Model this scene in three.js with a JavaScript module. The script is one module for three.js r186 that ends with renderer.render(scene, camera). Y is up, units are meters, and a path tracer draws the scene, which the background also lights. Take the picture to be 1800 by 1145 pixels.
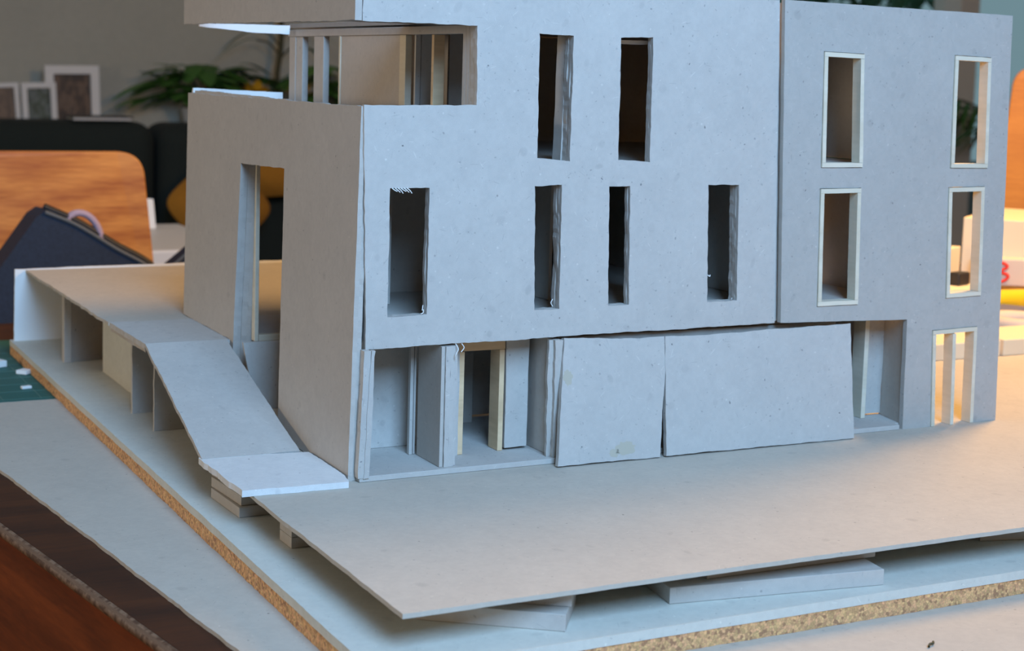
import * as THREE from 'three';
import { RoundedBoxGeometry } from 'three/addons/geometries/RoundedBoxGeometry.js';
import { mergeGeometries } from 'three/addons/utils/BufferGeometryUtils.js';
import { RectAreaLightUniformsLib } from 'three/addons/lights/RectAreaLightUniformsLib.js';

// ---------------------------------------------------------------- camera, sky, light
// Model coordinates are millimetres: x along the street facade, z out of it, y up from the card ground plate; the plate lies 0.78 m above the floor.
const MM = 0.001, LEVEL = 0.78;
const P = (x, y, z) => new THREE.Vector3(x * MM, LEVEL + y * MM, z * MM);
const scene = new THREE.Scene();
const camera = new THREE.PerspectiveCamera(23.13, 1800 / 1145, 0.05, 60);
camera.position.copy(P(-287.62, 207.52, 731.45));
camera.up.set(0.02504, 0.99334, -0.1125);
camera.lookAt(camera.position.clone().add(new THREE.Vector3(0.45751, -0.11145, -0.88219)));
camera.setViewOffset(1800, 1145, -9, 132.5, 1800, 1145);
camera.focus = 0.8;
camera.userData.fStop = 17;

scene.background = new THREE.Color().setRGB(0.17, 0.27, 0.31);

RectAreaLightUniformsLib.init();
const daylight = new THREE.RectAreaLight(new THREE.Color().setRGB(0.33, 0.61, 1.0), 22.0, 0.62, 0.82);   // the sky in the window behind the photographer
daylight.position.set(-0.1, 1.68, 1.09);
daylight.lookAt(-0.1, 1.68, 0);
scene.add(daylight);

const renderer = new THREE.WebGLRenderer();
renderer.toneMapping = THREE.LinearToneMapping;
renderer.toneMappingExposure = 1.0;
renderer.shadowMap.enabled = true;

// ---------------------------------------------------------------- helpers
function rngOf(seed) { let a = seed >>> 0; return () => { a = (a + 0x6d2b79f5) >>> 0; let t = Math.imul(a ^ (a >>> 15), 1 | a); t = (t + Math.imul(t ^ (t >>> 7), 61 | t)) ^ t; return ((t ^ (t >>> 14)) >>> 0) / 4294967296; }; }
const rnd = rngOf(77);
const bases = new Map();
const taken = {};
function numbered(name) { const n = taken[name] = (taken[name] ?? -1) + 1; return n ? name + '_' + String(n).padStart(3, '0') : name; }
function thing(name, label, category, base, group) {
  const o = new THREE.Group(); o.name = numbered(name);
  const b = P(...base); o.position.copy(b); bases.set(o, b);
  o.userData = { label, category }; if (group) o.userData.group = group;
  scene.add(o); return o;
}
function add(parent, name, geo, mat) {            // geo in world metres
  const b = bases.get(parent); geo.translate(-b.x, -b.y, -b.z);
  const m = new THREE.Mesh(geo, mat); m.name = name; m.castShadow = m.receiveShadow = true;
  parent.add(m); bases.set(m, b); return m;
}
function sub(parent, name) { const g = new THREE.Group(); g.name = name; parent.add(g); bases.set(g, bases.get(parent)); return g; }
function single(name, label, category, geo, mat, group) {
  geo.computeBoundingBox(); const c = geo.boundingBox.getCenter(new THREE.Vector3()); c.y = geo.boundingBox.min.y;
  geo.translate(-c.x, -c.y, -c.z);
  const m = new THREE.Mesh(geo, mat); m.name = numbered(name); m.position.copy(c); m.castShadow = m.receiveShadow = true;
  m.userData = { label, category }; if (group) m.userData.group = group;
  scene.add(m); return m;
}
function struct(name, geo, mat, parent = scene) {
  geo.computeBoundingBox(); const c = geo.boundingBox.getCenter(new THREE.Vector3());
  const m = new THREE.Mesh(geo, mat); m.name = name; m.castShadow = m.receiveShadow = true;
  if (parent === scene) { geo.translate(-c.x, -c.y, -c.z); m.position.copy(c); m.userData.kind = 'structure'; }
  else geo.translate(-parent.position.x, -parent.position.y, -parent.position.z);
  parent.add(m); return m;
}
// uv in metres over every face, divided by the tile size, with an offset of its own for each piece
function metreUV(geo, tile = 0.256, turn = false) {
  const g = geo.index ? geo.toNonIndexed() : geo, p = g.attributes.position, n = g.attributes.normal, uv = new Float32Array(p.count * 2);
  const ou = rnd(), ov = rnd();
  for (let i = 0; i < p.count; i++) {
    const ax = Math.abs(n.getX(i)), ay = Math.abs(n.getY(i)), az = Math.abs(n.getZ(i));
    let u, v;
    if (ax >= ay && ax >= az) { u = p.getZ(i); v = p.getY(i); } else if (ay >= az) { u = p.getX(i); v = p.getZ(i); } else { u = p.getX(i); v = p.getY(i); }
    if (turn) [u, v] = [v, u];
    uv[2 * i] = u / tile + ou; uv[2 * i + 1] = v / tile + ov;
  }
  g.setAttribute('uv', new THREE.BufferAttribute(uv, 2)); return g;
}
// hand-cut outline: every edge is cut into short runs that wander a little
function rough(pts, amp = 0.14, step = 3.2) {
  const out = [];
  for (let i = 0; i < pts.length; i++) {
    const [ax, ay] = pts[i], [bx, by] = pts[(i + 1) % pts.length], L = Math.hypot(bx - ax, by - ay), n = Math.max(1, Math.round(L / step));
    out.push([ax, ay]);
    let w = 0;
    for (let k = 1; k < n; k++) {
      w = w * 0.7 + (rnd() - 0.5) * 2 * amp; const t = k / n, nx = -(by - ay) / L, ny = (bx - ax) / L;
      out.push([ax + (bx - ax) * t + nx * w, ay + (by - ay) * t + ny * w]);
    }
  }
  return out;
}
const FRONT = (z = 0) => ({ o: [0, 0, z], u: [1, 0, 0], v: [0, 1, 0] });           // faces +z
const LEFT = (x = 0) => ({ o: [x, 0, 0], u: [0, 0, 1], v: [0, 1, 0] });            // faces -x, first number of a point is z
const FLAT = (y = 0) => ({ o: [0, y, 0], u: [0, 0, 1], v: [1, 0, 0] });            // faces +y, points are [z, x]
function sheetGeo(fr, poly, t, holes = [], amp = 0.14, step = 3.2) {
  const path = (q) => q.map(([a, b]) => new THREE.Vector2(a, b));
  const s = new THREE.Shape(path(amp ? rough(poly, amp, step) : poly));
  for (const h of holes) s.holes.push(new THREE.Path(path(amp ? rough(h, amp, step) : h)));
  const g = new THREE.ExtrudeGeometry(s, { depth: t, bevelEnabled: false, curveSegments: 8 });
  g.translate(0, 0, -t);
  const u = new THREE.Vector3(...fr.u), v = new THREE.Vector3(...fr.v), n = u.clone().cross(v).normalize();
  const m = new THREE.Matrix4().makeBasis(u, v, n).setPosition(...fr.o);
  g.applyMatrix4(m); g.scale(MM, MM, MM); g.translate(0, LEVEL, 0);
  g.computeVertexNormals();
  return g;
}
function sheet(parent, name, mat, fr, poly, t, holes, amp, step) { return add(parent, name, metreUV(sheetGeo(fr, poly, t, holes, amp, step)), mat); }
function boxGeo(x0, x1, y0, y1, z0, z1, r = 0.25) {
  const g = r ? new RoundedBoxGeometry(x1 - x0, y1 - y0, z1 - z0, 1, Math.min(r, (x1 - x0) / 2.1, (y1 - y0) / 2.1, (z1 - z0) / 2.1)) : new THREE.BoxGeometry(x1 - x0, y1 - y0, z1 - z0);
  g.translate((x0 + x1) / 2, (y0 + y1) / 2, (z0 + z1) / 2); g.scale(MM, MM, MM); g.translate(0, LEVEL, 0);
  return g;
}
function box(parent, name, mat, x0, x1, y0, y1, z0, z1, r) { return add(parent, name, metreUV(boxGeo(x0, x1, y0, y1, z0, z1, r)), mat); }
function tubeGeo(pts, r, seg = 24, rad = 8, closed = false) {
  const g = new THREE.TubeGeometry(new THREE.CatmullRomCurve3(pts.map((p) => P(...p)), closed), seg, r * MM, rad, closed); return g;
}
function cyl(x, y0, y1, z, r0, r1 = r0, seg = 24) {
  const g = new THREE.CylinderGeometry(r1 * MM, r0 * MM, (y1 - y0) * MM, seg); g.translate(x * MM, LEVEL + (y0 + y1) / 2 * MM, z * MM); return g;
}

// ---------------------------------------------------------------- textures (matter only)
function noise2(seed) {
  const r = rngOf(seed), N = 256, t = new Float32Array(N * N); for (let i = 0; i < t.length; i++) t[i] = r();
  return (x, y, per, across = per) => {
    const xi = Math.floor(x), yi = Math.floor(y), fx = x - xi, fy = y - yi, sx = fx * fx * (3 - 2 * fx), sy = fy * fy * (3 - 2 * fy);
    const w = (a, q) => ((a % q) + q) % q & 255, g = (a, b) => t[w(b, per) * N + w(a, across)];
    const a = g(xi, yi), b = g(xi + 1, yi), c = g(xi, yi + 1), d = g(xi + 1, yi + 1);
    return (a + (b - a) * sx) * (1 - sy) + (c + (d - c) * sx) * sy;
  };
}
function dataTex(n, fn, srgb = true) {
  const d = new Uint8Array(n * n * 4);
  for (let y = 0; y < n; y++) for (let x = 0; x < n; x++) { const c = fn(x / n, y / n, x, y), i = (y * n + x) * 4; d[i] = c[0]; d[i + 1] = c[1]; d[i + 2] = c[2]; d[i + 3] = 255; }
  const t = new THREE.DataTexture(d, n, n, THREE.RGBAFormat); t.wrapS = t.wrapT = THREE.RepeatWrapping; t.magFilter = THREE.LinearFilter; t.minFilter = THREE.LinearMipmapLinearFilter; t.generateMipmaps = true;
  if (srgb) t.colorSpace = THREE.SRGBColorSpace; t.needsUpdate = true; return t;
}
// grey board: pressed waste paper, mottled, with dark and light specks and short fibres
function boardTex(seed, speck) {
  const n = 1024, A = noise2(seed), r = rngOf(seed + 5), v = new Float32Array(n * n), w = new Float32Array(n * n);
  for (let y = 0; y < n; y++) for (let x = 0; x < n; x++) {
    const u = x / n, q = y / n;
    v[y * n + x] = (A(u * 9, q * 9, 9) - 0.5) * 5 + (A(u * 40, q * 40, 40) - 0.5) * 5 + (A(u * 130, q * 130, 130) - 0.5) * 6 + (r() - 0.5) * 6;
  }
  const dot = (cx, cy, rx, ry, a, k) => {
    const R = Math.ceil(Math.max(rx, ry)) + 1, ca = Math.cos(a), sa = Math.sin(a);
    for (let j = -R; j <= R; j++) for (let i = -R; i <= R; i++) {
      const p = (i * ca + j * sa) / rx, q = (-i * sa + j * ca) / ry, d = p * p + q * q; if (d > 1) continue;
      v[((cy + j + n) % n) * n + ((cx + i + n) % n)] += k * (1 - d * d);
    }
  };
  const px = () => Math.floor(r() * n);
  for (let i = 0; i < 900 * speck; i++) dot(px(), px(), 0.8 + r() * 1.6, 0.8 + r() * 1.2, r() * 6.3, -8 - r() * 22);
  for (let i = 0; i < 260 * speck; i++) dot(px(), px(), 1.5 + r() * 2.2, 1 + r() * 1.5, r() * 6.3, -14 - r() * 26);
  for (let i = 0; i < 22 * speck; i++) dot(px(), px(), 1.8 + r() * 1.8, 1.3 + r() * 1.2, r() * 6.3, -45 - r() * 45);
  for (let i = 0; i < 420 * speck; i++) dot(px(), px(), 4 + r() * 8, 0.6 + r() * 0.4, r() * 6.3, (r() < 0.6 ? -1 : 1) * (8 + r() * 14));
  for (let i = 0; i < 260 * speck; i++) dot(px(), px(), 1 + r() * 2.5, 1 + r() * 2, r() * 6.3, 6 + r() * 14);
  for (let i = 0; i < 60 * speck; i++) dot(px(), px(), 6 + r() * 9, 5 + r() * 6, r() * 6.3, -5 - r() * 7);
  const c = (k) => Math.max(0, Math.min(255, k));
  return dataTex(n, (u, q, x, y) => { const k = v[y * n + x]; return [c(222 + k), c(221 + k), c(219 + k * 0.95)]; });
}
const boardA = boardTex(11, 1), boardB = boardTex(29, 0.45);
const fineNoise = noise2(3);
function woodTex(seed, a, b, rings, n = 512) {
  const A = noise2(seed);
  return dataTex(n, (u, v) => {
    const w = v * rings + (A(u * 3, v * 6, 6, 3) - 0.5) * 1.6, g = 0.5 + 0.5 * Math.sin(w * 6.283), f = A(u * 8, v * 120, 120, 8), h = A(u * 40, v * 250, 250, 40);
    const t = Math.min(1, Math.max(0, 0.45 * g + 0.35 * f + 0.3 * h - 0.1));
    return [a[0] + (b[0] - a[0]) * t, a[1] + (b[1] - a[1]) * t, a[2] + (b[2] - a[2]) * t];
  });
}
const corkTex = (() => {
  const n = 1024, r = rngOf(8), cells = 200, pts = [];
  for (let j = 0; j < cells; j++) for (let i = 0; i < cells; i++) pts.push([(i + r()) / cells, (j + r()) / cells, r(), r()]);
  return dataTex(n, (u, v) => {
    const ci = Math.floor(u * cells), cj = Math.floor(v * cells); let d1 = 9, d2 = 9, best = null;
    for (let j = -1; j <= 1; j++) for (let i = -1; i <= 1; i++) {
      const a = (ci + i + cells) % cells, b = (cj + j + cells) % cells, p = pts[b * cells + a];
      let du = Math.abs(u - p[0]), dv = Math.abs(v - p[1]); du = Math.min(du, 1 - du); dv = Math.min(dv, 1 - dv);
      const d = Math.hypot(du, dv) * cells; if (d < d1) { d2 = d1; d1 = d; best = p; } else if (d < d2) d2 = d;
    }
    const e = d2 - d1 < 0.12 ? 0.88 : 1, dark = best[3] < 0.12 ? 0.74 : 0.84 + 0.2 * best[2];
    return [Math.min(255, 234 * dark * e), Math.min(255, 186 * dark * e * (0.94 + 0.08 * best[3])), Math.min(255, 132 * dark * e)];
  });
})();
const weaveTex = dataTex(256, (u, v, x, y) => { const k = 225 + 14 * Math.sin(x * 1.57) * Math.sin(y * 1.57) + (fineNoise(u * 60, v * 60, 60) - 0.5) * 40; return [k, k, k]; });
const plasterTex = dataTex(512, (u, v) => { const k = 238 + (fineNoise(u * 12, v * 12, 12) - 0.5) * 6 + (fineNoise(u * 120, v * 120, 120) - 0.5) * 6; return [k, k, k]; });

// ---------------------------------------------------------------- materials
const lin = (r, g, b) => new THREE.Color().setRGB(r, g, b);
const std = (o) => new THREE.MeshStandardMaterial({ roughness: 0.9, metalness: 0, ...o });
const M = {
  board: std({ color: lin(0.70, 0.665, 0.62), map: boardA, roughness: 0.95 }),
  boardWing: std({ color: lin(0.60, 0.575, 0.535), map: boardA, roughness: 0.95 }),
  boardPlain: std({ color: lin(0.69, 0.64, 0.585), map: boardB, roughness: 0.95 }),
  ground: std({ color: lin(0.69, 0.625, 0.535), map: boardB, roughness: 0.9 }),
  whiteBoard: std({ color: lin(0.86, 0.845, 0.755), map: boardB, roughness: 0.85 }),
  paperCard: std({ color: lin(0.98, 0.975, 0.96), map: boardB, roughness: 0.85 }),
  cream: std({ color: lin(0.80, 0.67, 0.47), roughness: 0.85 }),
  paper: std({ color: lin(0.83, 0.83, 0.81), roughness: 0.85, side: THREE.DoubleSide }),
  limewood: std({ color: lin(0.84, 0.80, 0.72), map: woodTex(14, [225, 220, 205], [245, 240, 228], 9), roughness: 0.8 }),
  pine: std({ color: lin(0.92, 0.72, 0.5), map: woodTex(19, [215, 205, 190], [245, 238, 226], 9), roughness: 0.8 }),
  cork: std({ color: lin(1.0, 0.95, 0.88), map: corkTex, roughness: 1 }),
  glue: std({ color: lin(0.475, 0.435, 0.345), roughness: 0.6 }),
  fibre: std({ color: lin(0.8, 0.78, 0.74), roughness: 1 }),
  tableTop: std({ map: woodTex(31, [46, 20, 6], [80, 40, 14], 4), roughness: 0.62 }),
  tableSide: std({ map: woodTex(37, [92, 40, 14], [142, 68, 26], 3), roughness: 0.45 }),
  tableEdge: (() => { const A = noise2(61); return std({ roughness: 0.6, map: dataTex(512, (u, v) => { const k = A(u * 60, v * 60, 60) * 0.6 + A(u * 150, v * 150, 150) * 0.5; const t = Math.max(0, Math.min(1, (k - 0.32) * 2.6)); return [84 + 44 * t, 58 + 42 * t, 42 + 36 * t]; }) }); })(),
  mat: std({ color: lin(0.012, 0.12, 0.105), roughness: 0.6 }),
  matLine: std({ color: lin(0.10, 0.22, 0.18), roughness: 0.6 }),
  navy: std({ color: lin(0.018, 0.032, 0.062), map: weaveTex, roughness: 0.8 }),
  navyTrim: std({ color: lin(0.10, 0.11, 0.115), roughness: 0.6 }),
  black: std({ color: lin(0.012, 0.012, 0.014), roughness: 0.5 }),
  lilac: std({ color: lin(0.45, 0.33, 0.40), roughness: 0.7 }),
  oak: std({ color: lin(0.95, 0.86, 0.66), map: woodTex(43, [172, 98, 34], [232, 162, 84], 11), roughness: 0.5 }),
  orangeWood: std({ color: lin(0.98, 0.96, 0.8), map: woodTex(47, [196, 122, 34], [224, 150, 56], 2), roughness: 0.5 }),
  sofa: std({ color: lin(0.016, 0.026, 0.023), map: weaveTex, roughness: 0.95 }),
  mustard: std({ color: lin(0.50, 0.215, 0.018), map: weaveTex, roughness: 0.95 }),
  wall: std({ color: lin(0.50, 0.495, 0.42), map: plasterTex, roughness: 0.95 }),
  ceiling: std({ color: lin(0.6, 0.58, 0.53), map: plasterTex, roughness: 0.95 }),
  floor: std({ color: lin(0.62, 0.6, 0.58), map: woodTex(53, [120, 84, 54], [156, 112, 74], 5), roughness: 0.55 }),
  frameWhite: std({ color: lin(0.74, 0.74, 0.72), roughness: 0.5 }),
  windowPaint: std({ color: lin(0.78, 0.76, 0.70), roughness: 0.55 }),
  glass: new THREE.MeshPhysicalMaterial({ color: lin(0.95, 0.98, 0.98), roughness: 0, transmission: 1, thickness: 0, ior: 1.45 }),
  leaf: std({ color: lin(0.045, 0.14, 0.02), roughness: 0.6, side: THREE.DoubleSide }),
  leafPale: std({ color: lin(0.075, 0.2, 0.035), roughness: 0.6, side: THREE.DoubleSide }),
  gardenLeaf: std({ color: lin(0.10, 0.30, 0.19), roughness: 0.7, side: THREE.DoubleSide }),
  stem: std({ color: lin(0.06, 0.055, 0.025), roughness: 0.8 }),
  pot: std({ color: lin(0.62, 0.60, 0.55), roughness: 0.6 }),
  soil: std({ color: lin(0.03, 0.022, 0.016), roughness: 1 }),
  petal: std({ color: lin(0.62, 0.36, 0.015), roughness: 0.8, side: THREE.DoubleSide }),
  yellow: std({ color: lin(0.85, 0.52, 0.01), roughness: 0.5 }),
  slate: std({ color: lin(0.13, 0.13, 0.22), roughness: 0.7 }),
  red: std({ color: lin(0.70, 0.035, 0.02), roughness: 0.6 }),
  kraft: std({ color: lin(0.62, 0.52, 0.44), roughness: 0.8 }),
  metal: std({ color: lin(0.3, 0.3, 0.3), roughness: 0.4, metalness: 1 }),
  globePale: std({ color: lin(0.9, 0.87, 0.8), emissive: lin(1, 0.82, 0.62), emissiveIntensity: 1.4, roughness: 0.4 }),
  globe: std({ color: lin(0.9, 0.85, 0.75), emissive: lin(1, 0.55, 0.16), emissiveIntensity: 1.6, roughness: 0.4 }),
};

// ---------------------------------------------------------------- the room
{
  const X0 = -2.6, X1 = 4.7, Z0 = -3.3, Z1 = 1.15, H = 2.7, T = 0.12;
  const bx = (x0, x1, y0, y1, z0, z1) => { const g = new THREE.BoxGeometry(x1 - x0, y1 - y0, z1 - z0); g.translate((x0 + x1) / 2, (y0 + y1) / 2, (z0 + z1) / 2); return metreUV(g, 1.2); };
  struct('floor', bx(X0 - T, X1 + T, -0.1, 0, Z0 - T, Z1 + T), M.floor);
  struct('ceiling', bx(X0 - T, X1 + T, H, H + 0.1, Z0 - T, Z1 + T), M.ceiling);
  struct('wall_left', bx(X0 - T, X0, 0, H, Z0, Z1), M.wall);
  struct('wall_right', bx(X1, X1 + T, 0, H, Z0, Z1), M.wall);
  // back wall with a wide window at its right end
  const wx0 = 2.62, wx1 = 4.5, wy0 = 0.35, wy1 = 2.25;
  struct('wall_back', mergeGeometries([bx(X0 - T, wx0, 0, H, Z0 - T, Z0), bx(wx1, X1 + T, 0, H, Z0 - T, Z0), bx(wx0, wx1, 0, wy0, Z0 - T, Z0), bx(wx0, wx1, wy1, H, Z0 - T, Z0)]), M.wall);
  const f = new THREE.Group(); f.name = 'window_1'; f.position.set((wx0 + wx1) / 2, wy0, Z0 - 0.06); f.userData.kind = 'structure'; scene.add(f);
  const zz = [Z0 - 0.1, Z0 - 0.03];
  for (const [a, b, c, d] of [[wx0, wx0 + 0.06, wy0, wy1], [wx1 - 0.06, wx1, wy0, wy1], [wx0, wx1, wy0, wy0 + 0.06], [wx0, wx1, wy1 - 0.06, wy1]]) struct('window_frame', bx(a, b, c, d, ...zz), M.windowPaint, f);
  struct('window_post', bx(3.40, 3.48, wy0, wy1, Z0 - 0.11, Z0 + 0.02), M.windowPaint, f);
  struct('window_sill', bx(wx0 - 0.03, wx1 + 0.03, wy0 - 0.03, wy0, Z0 - 0.1, Z0 + 0.12), M.frameWhite, f);
  for (const [a, b] of [[wx0 + 0.06, 3.40], [3.48, wx1 - 0.06]]) { const g = new THREE.PlaneGeometry(b - a, wy1 - wy0 - 0.12); g.translate((a + b) / 2, (wy0 + wy1) / 2, Z0 - 0.06); struct('pane', g, M.glass, f); }
  // wall behind the photographer with the window that gives the blue daylight
  const vx0 = -0.47, vx1 = 0.27, vy0 = 1.21, vy1 = 2.15;
  struct('wall_front', mergeGeometries([bx(X0 - T, vx0, 0, H, Z1, Z1 + T), bx(vx1, X1 + T, 0, H, Z1, Z1 + T), bx(vx0, vx1, 0, vy0, Z1, Z1 + T), bx(vx0, vx1, vy1, H, Z1, Z1 + T)]), M.wall);
  const g2 = new THREE.Group(); g2.name = 'window_2'; g2.position.set((vx0 + vx1) / 2, vy0, Z1 + 0.06); g2.userData.kind = 'structure'; scene.add(g2);
  for (const [a, b, c, d] of [[vx0, vx0 + 0.06, vy0, vy1], [vx1 - 0.06, vx1, vy0, vy1], [vx0, vx1, vy0, vy0 + 0.06], [vx0, vx1, vy1 - 0.06, vy1], [-0.115, -0.085, vy0, vy1]]) struct('window_frame', bx(a, b, c, d, Z1 + 0.03, Z1 + 0.1), M.windowPaint, g2);
  for (const [a, b] of [[vx0 + 0.06, -0.115], [-0.085, vx1 - 0.06]]) { const g = new THREE.PlaneGeometry(b - a, vy1 - vy0 - 0.12); g.translate((a + b) / 2, (vy0 + vy1) / 2, Z1 + 0.06); struct('pane', g, M.glass, g2); }
  struct('trim_1', bx(X0, 2.5, 0.775, 0.8, Z0, Z0 + 0.22), M.frameWhite);       // ledge behind the sofa
  struct('baseboard_back', bx(X0, wx0, 0, 0.09, Z0, Z0 + 0.015), M.frameWhite);
}
// pendant lamp over the far right of the table
{
  const at = [830, 650, -190], t = thing('pendant_lamp', 'opal globe pendant lamp hanging above the right end of the table', 'lamp', [at[0], at[1] - 130, at[2]]);
  const s = new THREE.SphereGeometry(0.13, 32, 20); s.translate(...P(...at).toArray()); add(t, 'globe', s, M.globe);
  add(t, 'cap', cyl(at[0], at[1] + 120, at[1] + 165, at[2], 45, 30), M.metal);
  add(t, 'cord', cyl(at[0], at[1] + 165, 1918, at[2], 3), M.black);
  const l = new THREE.PointLight(new THREE.Color().setRGB(1, 0.55, 0.16), 2.8, 0, 2); l.position.copy(P(...at)).sub(bases.get(t)); l.castShadow = true; l.shadow.radius = 6.5; t.add(l);
}

// floor lamp at the left of the room, out of the picture, that warms the left side of the model
{
  const t = thing('floor_lamp', 'slim floor lamp with an opal globe at the left of the room', 'lamp', [-1500, -780, -250]);
  add(t, 'base', cyl(-1500, -780, -755, -250, 140, 130, 32), M.black); add(t, 'pole', cyl(-1500, -755, 152, -250, 9), M.black);
  const s = new THREE.SphereGeometry(0.12, 32, 20); s.translate(...P(-1500, 270, -250).toArray()); add(t, 'globe', s, M.globePale);
  const l = new THREE.PointLight(new THREE.Color().setRGB(1, 0.82, 0.62), 1.4, 0, 2); l.position.copy(P(-1500, 270, -250)).sub(bases.get(t)); l.castShadow = true; l.shadow.radius = 6; t.add(l);
}

// ---------------------------------------------------------------- the table and what lies under the model
{
  const A = [-152, -76], d = [0.164, 0.9865], e = [0.9865, -0.164];               // left edge of the table runs along d
  const q = (s, t) => [A[0] + d[0] * s + e[0] * t, A[1] + d[1] * s + e[1] * t];
  const zx = (s, t) => { const [x, z] = q(s, t); return [z, x]; };
  const t = thing('wooden_table', 'old dark brown wooden table with a worn edge under the card sheets', 'table', [400, -780, 0]);
  const S0 = -640, S1 = 560, W = 1500;
  sheet(t, 'table_top', M.tableTop, FLAT(-31.8), [zx(S0 + 4, 4), zx(S1 - 4, 4), zx(S1 - 4, W - 4), zx(S0 + 4, W - 4)], 8, [], 0);
  const bead = (a, b) => add(t, 'edge_moulding', metreUV(tubeGeo([[a[0], -35.4, a[1]], [(a[0] + b[0]) / 2, -35.4, (a[1] + b[1]) / 2], [b[0], -35.4, b[1]]], 3.3, 60, 12), 0.2), M.tableEdge);
  bead(q(S0 + 4, 4), q(S1 - 4, 4)); bead(q(S1 - 4, 4), q(S1 - 4, W - 4)); bead(q(S1 - 4, W - 4), q(S0 + 4, W - 4)); bead(q(S0 + 4, W - 4), q(S0 + 4, 4));
  const slab = (s0, s1, t0, t1, y0, y1, name, mat) => sheet(t, name, mat, FLAT(y1), [zx(s0, t0), zx(s1, t0), zx(s1, t1), zx(s0, t1)], y1 - y0, [], 0);
  slab(S0 + 5, S1 - 5, 4.5, 27, -190, -40, 'apron', M.tableSide); slab(S0 + 8, S1 - 8, W - 27, W - 7, -190, -40, 'apron', M.tableSide);
  slab(S0 + 8, S0 + 28, 27, W - 27, -190, -40, 'apron', M.tableSide); slab(S1 - 28, S1 - 8, 27, W - 27, -190, -40, 'apron', M.tableSide);
  for (const [a, b] of [[S0 + 30, 30], [S1 - 95, 30], [S0 + 30, W - 95], [S1 - 95, W - 95]]) slab(a, a + 65, b, b + 65, -780, -57, 'leg', M.tableSide);
}
single('card_sheet', 'large loose grey card sheet lying on the table under the cork board', 'card sheet',
  metreUV(sheetGeo(FLAT(-29.8), [[-388, -157], [-183, -133], [127, -96], [420, -62], [430, 720], [-390, 700]], 1.9, [], 0.35, 4)), M.ground);
{
  const t = thing('cutting_mat', 'green cutting mat on the table at the left behind the card sheet', 'cutting mat', [40, -31.6, -490]);
  sheet(t, 'mat', M.mat, FLAT(-29.9), [[-391, -205], [-391, 300], [-640, 280], [-640, -225]], 1.7, [], 0);
  for (let k = 0; k < 9; k++) sheet(t, 'grid_line', M.matLine, FLAT(-29.75), [[-396 - k * 26, -200], [-396.5 - k * 26, -200], [-396.5 - k * 26, -68], [-396 - k * 26, -68]], 0.14, [], 0);
  for (let k = 0; k < 5; k++) sheet(t, 'grid_line', M.matLine, FLAT(-29.75), [[-394, -180 + k * 26], [-394, -179.5 + k * 26], [-560, -179.5 + k * 26], [-560, -180 + k * 26]], 0.14, [], 0);
}
for (const [label, x, z, w, d, h, a] of [
  ['small white card offcut on the green mat nearest the model corner', -88, -520, 16, 11, 5, 0.4],
  ['pale square card offcut on the green mat beside the cork edge', -71, -487, 9, 9, 3, 0.8],
  ['tiny white scrap on the green mat close to the card sheet', -80, -430, 7, 4, 2, 0.2]]) {
  const g = new RoundedBoxGeometry(w * MM, h * MM, d * MM, 1, 0.0004); g.rotateY(a); g.translate(x * MM, LEVEL + (-29.6 + h / 2) * MM, z * MM);
  single('card_offcut', label, 'offcut', metreUV(g), M.paper, 'offcuts on the cutting mat');
}
single('wood_shaving', 'tiny dark curled shaving on the card sheet at the lower right', 'shaving', tubeGeo([[171, -29.2, 236], [173, -28.6, 234.6], [175, -28.8, 234.2], [177, -29.1, 232]], 0.5, 12, 6), M.stem);
// the base: cork with a white board on it
{
  const t = thing('base_board', 'white topped cork board that carries the whole card model', 'base board', [400, -29.75, -190]);
  const out = [[198.5, -66], [196, 930], [-575, 930], [-572, -67]];
  sheet(t, 'cork_layer', M.cork, FLAT(-22.25), out, 7.5, [], 0.25, 2.2);
  sheet(t, 'white_layer', M.whiteBoard, FLAT(-18), out.map(([a, b]) => [a + (a > 0 ? 0.4 : 0), b - (b < 0 ? 0.3 : 0)]), 4.2, [], 0.12, 4);
}
// card ground plate on its shims
single('ground_plate', 'wide grey card plate forming the street level in front of the model', 'ground plate',
  metreUV(sheetGeo(FLAT(0), [[190, -51.5], [189.5, 110], [190.5, 269], [186, 930], [-440, 930], [-440, 172], [-196, 172], [-196, -3], [-22, -3], [-22, -52], [60, -52.2]], 2, [], 0.2, 4)), M.ground);
function shim(label, layers) {
  const [x, y, z] = layers[0].at, t = thing('card_shim', label, 'shim', [x, -18, z], 'shims under the ground plate');
  for (const L of layers) {
    const g = metreUV(new RoundedBoxGeometry(L.w * MM, L.h * MM, L.d * MM, 1, 0.0003)); g.rotateY(L.turn); g.translate(L.at[0] * MM, LEVEL + (L.at[1] + L.h / 2) * MM, L.at[2] * MM);
    add(t, 'card_layer', g, M.boardPlain);
  }
}
shim('dark card block under the plate just below the foot of the ramp', [0, 1, 2].map((k) => ({ at: [-22 + k * 1.2, -17.9 + k * 5.3, -40 - k * 3], w: 60, h: 5.2, d: 42, turn: 0.05 + k * 0.02 })));
shim('small card block under the left edge of the plate', [0, 1, 2].map((k) => ({ at: [-24, -17.9 + k * 5.3, 32], w: 40, h: 5.2, d: 16, turn: 0.02 })));
shim('flat two layer card wedge under the front left corner of the plate', [{ at: [6.5, -17.9, 156], w: 62, h: 7.3, d: 34, turn: -0.633 }, { at: [11, -10.5, 149], w: 64, h: 8.3, d: 34, turn: -0.6 }]);
shim('long card strip under the front edge, second block from the corner', [{ at: [134, -17.9, 168], w: 106, h: 7.3, d: 30, turn: -0.14 }, { at: [147, -10.5, 160], w: 92, h: 8.3, d: 26, turn: -0.02 }]);
shim('card block deep under the front edge of the plate at the far right', [{ at: [318, -17.9, 150], w: 80, h: 15.7, d: 30, turn: -0.25 }]);

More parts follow.
